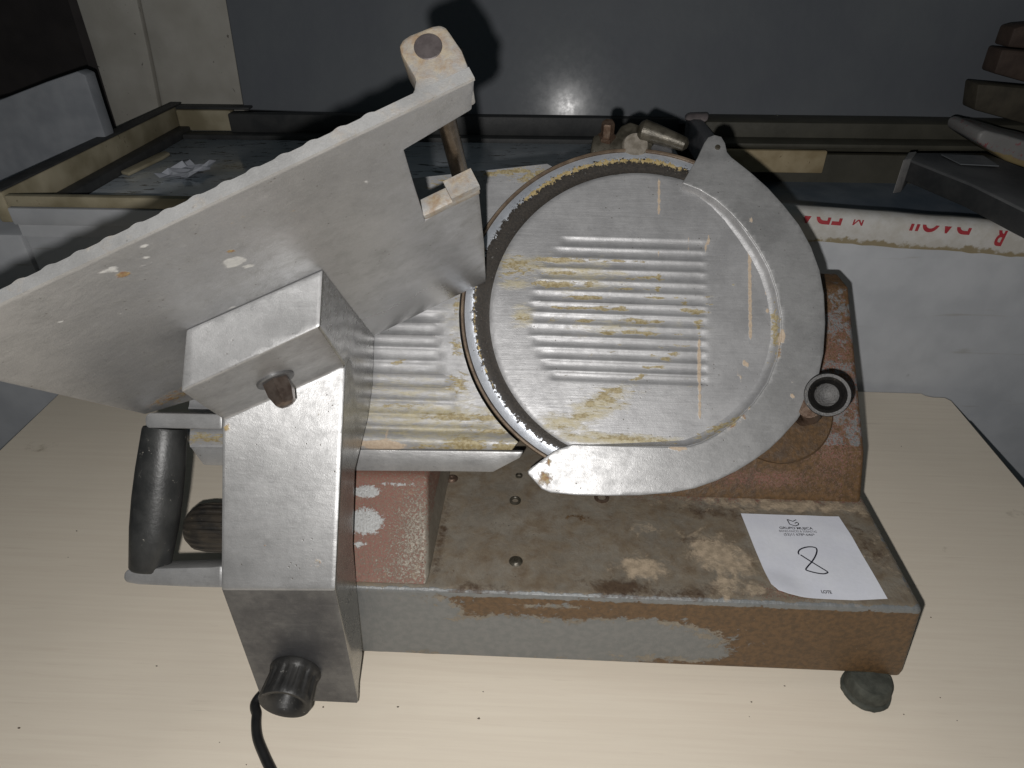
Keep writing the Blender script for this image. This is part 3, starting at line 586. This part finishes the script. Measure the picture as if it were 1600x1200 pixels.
# clamp knob at the foot of the arm
k1 = on(463, 1046, (0, .3298, 0), (0, 1, 0)); ka = V((-.02, -1, -.05)).normalized()
bk = lathe(k1, ka, [(.0, -.001), (.0205, .000), (.0215, .002), (.0205, .006), (.0200, .008), (.0212, .023), (.0216, .028), (.0204, .0305), (.0172, .0303), (.0135, .026), (.0085, .017), (0, .016)], 144,
           mod=lambda t, r, h: 1 - .085*smooth(.35, .85, .5+.5*math.cos(14*t)) if .007 < h < .027 and r > .018 else 1)
finish("clamp_knob", bk, BLACK, arm, angle=50)
# handle brackets and grip
HFm = Frame((0, .3335, .1817), X, (0, .096, .140))
tbk = px_prism(HFm, [(347, 647), (233, 645), (228, 648), (226, 655), (227, 665), (231, 669), (347, 671)], -.022, 0, .0022, 2); cut(tbk, .005, [X])
finish("handle_bracket", tbk, ALU, arm, {"grime": lambda c: .1, "drip": lambda c: 0})
bbk = px_prism(HFm, [(347, 919), (300, 918), (215, 914), (196, 911), (192, 904), (193, 895), (199, 890), (240, 888), (330, 886), (347, 884)], -.026, -.0005, .0022, 2); cut(bbk, .005, [X])
finish("handle_bracket", bbk, ALU, arm, {"grime": lambda c: .12, "drip": lambda c: 0})
g0 = HFm.p(*HFm.at(258, 668, -.012), -.012); g1 = HFm.p(*HFm.at(234, 889, -.012), -.012)
ga = g1-g0; gl_ = ga.length
finish("grip", lathe(g0, ga, [(0, 0), (.0155, .0), (.0162, .002), (.0178, .3*gl_), (.0182, .5*gl_), (.0176, .7*gl_), (.0176, .705*gl_), (.0150, .985*gl_), (.014, gl_), (0, gl_)], 48), plain("grip_plastic", (.022, .023, .023), (.045, .046, .045), 50, (.35, .5), 0, .3, .5, (.33, .31, .27)), arm)
# power cord ------------------------------------------------------------------------
cp_ = [(-.20, .40, .018)] + [tuple(V((*TZ.at(px, py, .005), .005))) for px, py in ((409, 1085), (401, 1118), (402, 1150), (413, 1180), (428, 1212), (450, 1260))]
finish("power_cord", tube(spline(cp_, 10), .0045, 14), CORD, SL)

# ------------------------------------------------------------------ lot label
LBF = Frame((0, 0, ZT+.0012), X, (0, 1, 0))
def L7(x, y): return LBF.at(1140+.175*x, 780+.175*y)
lab = thing("lot_label", tuple(LBF.p(*L7(750, 520), 0)), "white paper lot label marked with a handwritten 8 on the slicer base", "label")
lo_ = [L7(100, 128), L7(975, 155), L7(1090, 335), L7(1410, 890), L7(1120, 901), L7(850, 893), L7(640, 880), L7(520, 862), L7(430, 836), L7(365, 775), L7(235, 470)]
pb = poly_prism(LBF, lo_, 0, .0003); cut(pb, .004, [X, V((0, 1, 0))])
LC = LBF.o + LBF.ex*L7(430, 840)[0] + LBF.ey*L7(430, 840)[1]
def curl(c):
    d = math.hypot(c.x-LC.x, c.y-LC.y); return .0035*smooth(.030, 0, d) + .0005*mnoise.noise(c*38)
for v in pb.verts: v.co.z += curl(v.co)
finish("sheet", pb, plain("label_paper", (.74, .76, .84), (.80, .82, .88), 30, (.6, .8), 0, .15), lab)
INK = plain("print_ink", (.02, .02, .025), (.04, .04, .045), 200, (.5, .7)); INKG = plain("grey_ink", (.05, .05, .06), (.09, .09, .10), 200, (.5, .7))
def settle(bm):
    for v in bm.verts: v.co.z += curl(v.co)
    return bm
def pr(s, a, b, hgt, mat, bold=.0):
    p, q = L7(*a), L7(*b); d = (q[0]-p[0], q[1]-p[1]); finish("print", settle(place(letters(s, math.hypot(*d), hgt, bold), LBF, p, d, .0006)), mat, lab, flat=True)
pr("GRUPO MUJICA", (450, 276), (748, 283), .0040, INK, .02)
pr("BIENES RAICES & SUBASTAS", (445, 297), (780, 304), .0026, INKG)
pr("(52)11 6789-6469", (490, 336), (765, 340), .0040, INKG, .01)
pr("LOTE", (822, 845), (915, 850), .0034, INK, .03)
eight = [(620, 497), (612, 480), (625, 455), (665, 437), (715, 430), (765, 438), (778, 465), (765, 510), (735, 560), (700, 600), (680, 632), (715, 648), (780, 665), (835, 672), (868, 664), (870, 652), (820, 620), (740, 570), (632, 500)]
finish("handwriting", settle(ribbon(LBF, [(p.x, p.y) for p in spline([(*L7(*q), 0) for q in eight], 8)], .0013, .0006)), plain("pen_ink", (.01, .01, .02), (.02, .02, .035)), lab, flat=True)
bm = bmesh.new()
def P1(x, y): return L7((1205+x*.05625-1140)/.175, (805+y*.05625-780)/.175)
for st_ in ([(440, 125), (600, 180), (690, 135)], [(440, 125), (510, 260), (665, 310), (750, 280), (755, 240), (715, 205), (650, 235)]):
    ribbon(LBF, [P1(*q) for q in st_], .0011, .0006, bm)
finish("emblem", settle(bm), INKG, lab, flat=True)

# ------------------------------------------------------------------ freezers behind
FRW = M("freezer_white"); _n1 = FRW.noise(18, 5); _n2 = FRW.noise(3, 3)
_c = FRW.mix(FRW.rng(_n1, .3, .7), (.43, .445, .47), (.50, .515, .54)); _c = FRW.mix(FRW.math('MULTIPLY', FRW.rng(FRW.noise(1, 4, .6, .3, FRW.coord((5, 5, 60))), .62, .74), .5), _c, (.30, .28, .24))
_c = FRW.mix(FRW.math('MULTIPLY', FRW.rng(FRW.voro(26), .10, .05), FRW.rng(FRW.noise(9, 2), .58, .66)), _c, (.06, .055, .05))
FRW.bump(_n1, .1); FRW = FRW.out(_c, FRW.lerp(_n1, .35, .5), 0, .4)
RIM_Y = plain("yellowed_rim", (.26, .225, .145), (.48, .43, .31), 14, (.5, .7), 0, .6, .4, (.07, .05, .03))
RIM_D = plain("dark_gasket_and_tint", (.030, .032, .034), (.055, .056, .056), 30, (.5, .7), 0, .3)
RIM_O = plain("olive_rail", (.055, .052, .038), (.085, .08, .06), 16, (.5, .75), 0, .4)
def lidmat():
    s = M("frosted_lid"); n = s.noise(9, 5, .6, .5, s.coord((2, 6, 1))); a = s.noise(26, 5, .65, .4, s.coord((1, 3, 1)))
    col = s.mix(s.rng(n, .35, .65), (.72, .79, .86), (.80, .85, .90)); col = s.mix(s.math('MULTIPLY', s.rng(a, .57, .63), .8), col, (.05, .045, .038))
    s.bump(s.noise(14, 4, .6), .35, .004); return s.out(col, s.lerp(a, .08, .2), 0, .6)
ft = .29
fz = thing("chest_freezer", (-.25, 1.15, -.75), "white chest freezer with yellowed rim and frosted inset lid behind the slicer's tray", "freezer")
finish("body", box(-.752, .262, .905, 1.43, -.72, ft-.064, .003), FRW, fz)
bx = box(-.755, .265, .897, .912, ft-.047, ft-.0215, .003); box(-.753, .263, .9035, .912, ft-.066, ft-.047, 0, bx); finish("front_moulding", bx, FRW, fz)
def bar(x0, x1, y0, y1, z0, z1, mat, name="rim", b=.004):
    bm_ = box(x0, x1, y0, y1, z0, z1, b); return finish(name, bm_, mat, fz)
bar(-.775, -.755, .900, 1.455, ft-.045, ft, RIM_Y); bar(-.754, .262, .898, .912, ft-.021, ft-.004, RIM_Y)
bar(-.754, -.640, 1.425, 1.445, ft-.045, ft-.004, RIM_Y); bar(-.639, .262, 1.405, 1.43, ft-.045, ft-.006, RIM_D)  # dark length of the back rim: the panel's tinted reflection put into colour
bar(-.754, -.728, .915, 1.420, ft-.060, ft-.034, RIM_D, "gasket", .003); bar(-.727, .255, 1.375, 1.402, ft-.060, ft-.040, RIM_D, "gasket", .003)
bar(-.777, -.753, .899, 1.456, ft+.0005, ft+.004, RIM_D, "trim", .0015); bar(-.752, -.600, 1.424, 1.447, ft-.003, ft+.002, RIM_D, "trim", .0015)
lid = box(-.727, .250, .914, 1.374, ft-.062, ft-.048, .002); finish("inset_lid", lid, lidmat(), fz)
LDZ = Frame((0, 0, ft-.0475), X, (0, 1, 0)); finish("lid_handle", px_prism(LDZ, [(188, 267), (246, 239), (258, 235), (265, 238), (255, 244), (200, 270)], 0, .006, .002, 2), RIM_Y, fz)
# crumpled paper on that lid
cr = bmesh.new(); c0 = on(292, 268, (0, 0, ft-.045), (0, 0, 1)); G = 7; rnd = random.Random(9); grid = []
for i in range(G):
    row = []
    for j in range(G):
        u, v = (i/(G-1)-.5), (j/(G-1)-.5); p = V((c0.x + u*.062 + v*.02, c0.y + v*.075 - u*.012, ft-.046))
        p += V((mnoise.noise(V((u*4, v*4, 3)))*.012, mnoise.noise(V((u*4, v*4, 7)))*.012, abs(mnoise.noise(V((u*3.2, v*3.2, 1))))*.022 + abs(mnoise.noise(V((u*6, v*6, 5))))*.004)); row.append(cr.verts.new(p))
    grid.append(row)
for i in range(G-1):
    for j in range(G-1):
        q = (grid[i][j], grid[i+1][j], grid[i+1][j+1], grid[i][j+1]); cr.faces.new(q[:3]); cr.faces.new((q[0], q[2], q[3]))
tag(finish("crumpled_paper", cr, plain("paper_white", (.50, .52, .58), (.58, .60, .66), 40, (.7, .9)), None, loc=tuple(c0), flat=True), "small crumpled white paper lying on the frosted freezer lid", "paper")
# right freezer: open well, taped front edge
f2 = thing("chest_freezer", (.75, 1.15, -.75), "white chest freezer with red printed tape along its front edge behind the slicer's blade", "freezer")
E0, E1 = on(1250, 330, (0, .903, 0), (0, 1, 0)), on(1600, 356, (0, .903, 0), (0, 1, 0)); sl = (E1.z-E0.z)/(E1.x-E0.x)
def ez(x): return E0.z + sl*(x-E0.x)
finish("front_panel", hexa([(.275, .905, -.72), (1.5, .905, -.72), (1.5, .93, -.72), (.275, .93, -.72), (.275, .905, ez(.275)-.028), (1.5, .905, ez(1.5)-.028), (1.5, .93, ez(1.5)-.028), (.275, .93, ez(.275)-.028)], .003), FRW, f2)
# tape: rounded strip along the top of the panel, slightly crumpled
tpb = bmesh.new(); prof = [(.909, -.040), (.9025, -.040), (.9015, -.030), (.9005, -.016), (.902, -.006), (.908, .0), (.918, .002), (.930, .001), (.935, -.006), (.935, -.02)]; rows = []
for i in range(150):
    x = .276 + i*.0068; rows.append([tpb.verts.new((x, y + .0012*mnoise.noise(V((x*25, k_*.7, 0))), ez(x) + z + .0016*mnoise.noise(V((x*18, k_*.6, 5))) - (.004*max(0, mnoise.noise(V((x*40, 9, 0)))) if k_ < 2 else 0))) for k_, (y, z) in enumerate(prof)])
for a, b in zip(rows, rows[1:]):
    for k_ in range(len(prof)-1): tpb.faces.new((a[k_], a[k_+1], b[k_+1], b[k_]))
tm_ = M("packing_tape"); n_ = tm_.noise(55, 6, .65); zc = tm_.N.new("ShaderNodeSeparateXYZ"); tm_.put(zc.inputs[0], tm_.tc)
col = tm_.mix(tm_.rng(n_, .35, .65), (.52, .50, .46), (.60, .59, .57)); g_ = tm_.rng(tm_.math('ADD', tm_.attr("low"), tm_.math('MULTIPLY', tm_.math('SUBTRACT', n_, .5), 1.5)), .55, .75)
tape = finish("tape", tpb, tm_.out(tm_.mix(g_, col, (.30, .25, .16)), .45, 0, .4), f2, {"low": lambda c: smooth(ez(c.x)-.014, ez(c.x)-.046, c.z)}, angle=60)
tape_ink = plain("red_print", (.38, .035, .05), (.46, .06, .07), 60, (.4, .6))
tdir = (V((1, 0, sl))).normalized(); TPF = Frame((0, .8980, 0), X, (0, 0, 1))
for s, x0, x1 in (("EDA", 1319, 1250), ("M", 1352, 1336), ("DAOII", 1527, 1429), ("R", 1585, 1566)):
    p = TPF.at(x0, 0)[0]; u0 = TPF.at(x0, 340)[0]; u1 = TPF.at(x1, 340)[0]
    bm_ = letters(s, abs(u0-u1), .030 if s != "M" else .016, .02 if s != "M" else 0)
    place(bm_, TPF, (u0, ez(u0) + (.016 if s not in "MR" else .004)), (-1, -sl), .0)
    bmesh.ops.bisect_plane(bm_, geom=bm_.verts[:]+bm_.edges[:]+bm_.faces[:], plane_co=(E0.x, 0, E0.z-.004), plane_no=(-sl, 0, 1), clear_outer=True)
    finish("tape_print", bm_, tape_ink, tape, flat=True)
finish("well_floor", box(.29, 1.45, .94, 1.33, ft-.12, .187), plain("blue_grey_glass", (.14, .18, .23), (.21, .25, .30), 20, (.25, .5), 0, .3, .5, (.14, .16, .18)), f2)
finish("back_wall_liner", box(.29, 1.45, 1.33, 1.345, ft-.16, ft-.05, .003), RIM_O, f2)
finish("rail", box(.285, 1.45, 1.30, 1.36, .258, .266, .002), RIM_O, f2)
finish("rim", box(.30, 1.45, 1.345, 1.41, ft-.05, ft+.003, .004), RIM_O, f2)
finish("ledge", box(.30, .515, 1.288, 1.2995, .216, .2570, .003), plain("pale_ledge", (.36, .28, .16), (.58, .48, .31), 22, (.5, .7), 0, .5, .4, (.12, .07, .03)), f2)
finish("side_rim", box(.272, .300, .94, 1.40, ft-.05, ft+.004, .008), plain("side_tape", (.14, .14, .15), (.24, .24, .25), 30, (.4, .6), 0, .5, .4, (.35, .05, .06)), f2)
finish("tape_wad", hexa([(.262, 1.36, ft), (.305, 1.35, ft), (.31, 1.39, ft), (.266, 1.395, ft), (.268, 1.365, ft+.010), (.308, 1.36, ft+.014), (.312, 1.385, ft+.012), (.272, 1.39, ft+.010)], .006), plain("wad", (.16, .14, .14), (.26, .22, .22), 70, (.4, .6), 0, .6, .4, (.45, .05, .07)), f2)
# box-like lid lying on the right freezer
lf = thing("freezer_cover", (.75, 1.05, ft), "grey slab cover with taped end lying across the right freezer", "lid")
Zl = ft + .012
LZ = Frame((0, 0, Zl), X, (0, 1, 0))
pl = [LZ.at(*q) for q in ((1416, 246), (1425, 238), (1540, 238))] + [LZ.at(1700, 300)] + [LZ.at(1700, 372), LZ.at(1600, 326), LZ.at(1520, 287)]
finish("slab", poly_prism(LZ, pl, -.034, 0, .004, 2), [plain("slab_grey", (.085, .088, .092), (.14, .143, .146), 18, (.4, .6), 0, .3, .4, (.03, .03, .03)), RIM_D], lf)
for p in bpy.data.objects["slab"].data.polygons: p.material_index = 1 if p.normal.z < .3 else 0
wl = [LZ.at(1411, 252), LZ.at(1419, 240), LZ.at(1432, 238.5), LZ.at(1424, 250)]
finish("tape_wrap", poly_prism(LZ, wl, -.05, .002, .001, 1), plain("tape_end", (.2, .2, .2), (.32, .31, .30), 60, (.4, .6), 0, .5, .4, (.4, .05, .06)), lf)
finish("paper_sheet", poly_prism(LZ, [LZ.at(1470, 244), LZ.at(1535, 246), LZ.at(1560, 262), LZ.at(1500, 259)], .0015, .003), plain("old_label", (.12, .13, .14), (.17, .18, .19), 40), lf)
# taped plank end lying on it
RF = Frame((0, 1.10, 0), X, (0, 0, 1))
wp_ = px_prism(RF, [(1527, 222), (1530, 209), (1541, 203.5), (1600, 219), (1720, 250), (1720, 310), (1600, 262), (1572, 252)], -.10, 0, .005, 3); cut(wp_, .008, [X, V((0, 0, 1))])
for v in wp_.verts: v.co += V((0, 1, .6))*.002*mnoise.noise(v.co*45)
rs = M("taped_plank"); ca = rs.mix(rs.rng(rs.math('ADD', rs.attr("tape"), rs.math('MULTIPLY', rs.math('SUBTRACT', rs.noise(60, 5, .7), .5), .8)), .4, .6), (.27, .21, .105), (.22, .215, .21))
rd = rs.math('MULTIPLY', rs.rng(rs.noise(120, 4, .7), .55, .62), rs.math('MULTIPLY', rs.attr("tape"), rs.rng(rs.noise(20, 3), .45, .55))); rs.bump(rs.noise(60, 4), .5)
def tpm(c):
    t = (c.x - RF.at(1530, 210)[0]); top = RF.p(*RF.at(1541, 203.5)).z - .26*max(0, t)
    return max(smooth(.030, .016, top - c.z), smooth(.022, .006, t))
tag(finish("wrapped_plank", wp_, rs.out(rs.mix(rs.math('MULTIPLY', rd, .8), ca, (.26, .035, .045)), .5, 0, .4), None, {"tape": tpm}, loc=tuple(RF.p(*RF.at(1545, 222)))), "yellowish plank end wrapped in red printed tape resting on the grey slab cover", "plank")
# brown wooden beams stacked at the right edge
WD = plain("old_brown_wood", (.045, .028, .022), (.085, .058, .044), 30, (.6, .85), 0, .6)
WD2 = plain("old_olive_wood", (.045, .038, .026), (.085, .072, .05), 30, (.6, .85), 0, .6)
def beam(q, y, dep, mat, lab_):
    fr = Frame((0, y, 0), X, (0, 0, 1)); b_m = px_prism(fr, q, -.045, 0, .004, 2); c = fr.p(*fr.at(*q[0]))
    tag(finish("wooden_beam", b_m, mat, None, loc=tuple(c)), lab_, "beam", "brown beams at the right edge")
beam([(1522, 172), (1528, 131), (1720, 148), (1720, 230), (1580, 188)], 1.28, .25, WD2, "lowest dusty brown beam jutting in above the taped plank")
beam([(1553, 115), (1566, 77), (1580, 78), (1720, 90), (1720, 150), (1600, 128)], 1.30, .25, WD, "reddish brown beam end directly above the lowest beam")
beam([(1574, 74), (1585, 44), (1600, 40), (1720, 30), (1720, 86), (1600, 76)], 1.32, .25, WD, "topmost brown beam end in the upper right corner")
# leaning dark panel -------------------------------------------------------------
pn = -(sight(893, 157)).normalized(); pp = V((0, 1.43, ft))
PF = Frame(pp, V((0, 0, 1)).cross(-pn) * -1, V((0, 0, 1)))
PF.ez = pn; PF.ex = V((0, 0, 1)).cross(pn).normalized(); PF.ey = pn.cross(PF.ex)
pd = [PF.at(381, 172), PF.at(1700, 215), PF.at(1750, -250), PF.at(310, -250)]
pm = M("glossy_panel"); n1 = pm.noise(5, 4, .6); n2 = pm.noise(40, 4, .6)
col = pm.mix(pm.rng(n1, .3, .7), (.13, .14, .158), (.15, .162, .175)); pm.bump(pm.math('ADD', pm.math('MULTIPLY', n1, 4), pm.math('MULTIPLY', pm.noise(45, 4), .6)), .3, .003)
pm.put(pm.b.inputs["Coat Weight"], pm.lerp(pm.rng(pm.noise(55, 5, .7), .35, .65), .10, .14)); pm.put(pm.b.inputs["Coat Roughness"], pm.lerp(pm.rng(pm.noise(70, 5, .7), .3, .7), .13, .18))
panel = poly_prism(PF, pd, -.012, 0, .002, 1)
tag(finish("glossy_panel", panel, pm.out(col, pm.lerp(n2, .5, .6), 0, .2), None, loc=tuple(PF.p(*pd[0], 0))), "large dark blue grey glossy panel leaning back behind both freezers", "panel")
# painted planks and left-hand clutter --------------------------------------------
PLK = plain("chalky_beige_paint", (.46, .44, .39), (.56, .54, .49), 14, (.7, .9), 0, .4, .3, (.045, .035, .028))
bw = thing("plank_partition", (-.75, 1.62, -.75), "partition of two chalky beige painted planks left of the dark panel", "partition")
WP = Frame((0, 1.56, 0), X, (0, 0, 1))
def plank(q):
    b_m = px_prism(WP, q, -.03, 0, .003, 2); cut(b_m, .05, [X, V((0, 0, 1))])
    for v in b_m.verts: v.co.y += .003*mnoise.noise(v.co*7)
    finish("plank", b_m, PLK, bw)
plank([(118, -5), (213, -5), (249, 172), (262, 260), (205, 260), (182, 200)]); plank([(218, -5), (352, -5), (381, 172), (390, 230), (268, 260), (254, 172)])
sb = Frame((0, 1.60, 0), X, (0, 0, 1)); finish("backing_board", px_prism(sb, [(100, -20), (420, -20), (430, 270), (190, 270)], -.02, 0), WALL, bw)
# white cabinet at the far left
wc = Frame((0, 1.18, 0), X, (0, 0, 1))
bwc = px_prism(wc, [(-260, 215), (0, 156), (72, 128), (120, 111.5), (133, 117), (150, 170), (163, 208), (190, 330), (-260, 420)], -.03, 0, .003, 2)
WB = plain("chalky_white", (.24, .255, .28), (.33, .345, .37), 20, (.6, .8), 0, .3, .4)
tag(finish("white_cabinet", bwc, WB, None, loc=tuple(wc.p(*wc.at(100, 250), 0))), "chalky white board box standing left of the yellow rimmed freezer", "box")

tag(finish("side_cabinet", box(-1.7, -.80, .955, 1.18, -.75, .205, .006), FRW, None, loc=(-1.2, 1.05, -.75)), "low pale cabinet left of the white freezer, mostly hidden behind the slicer's tray", "cabinet")
for n_ in ("chest_freezer", "chest_freezer.001"): bpy.data.objects[n_]["group"] = "chest freezers behind the slicer"
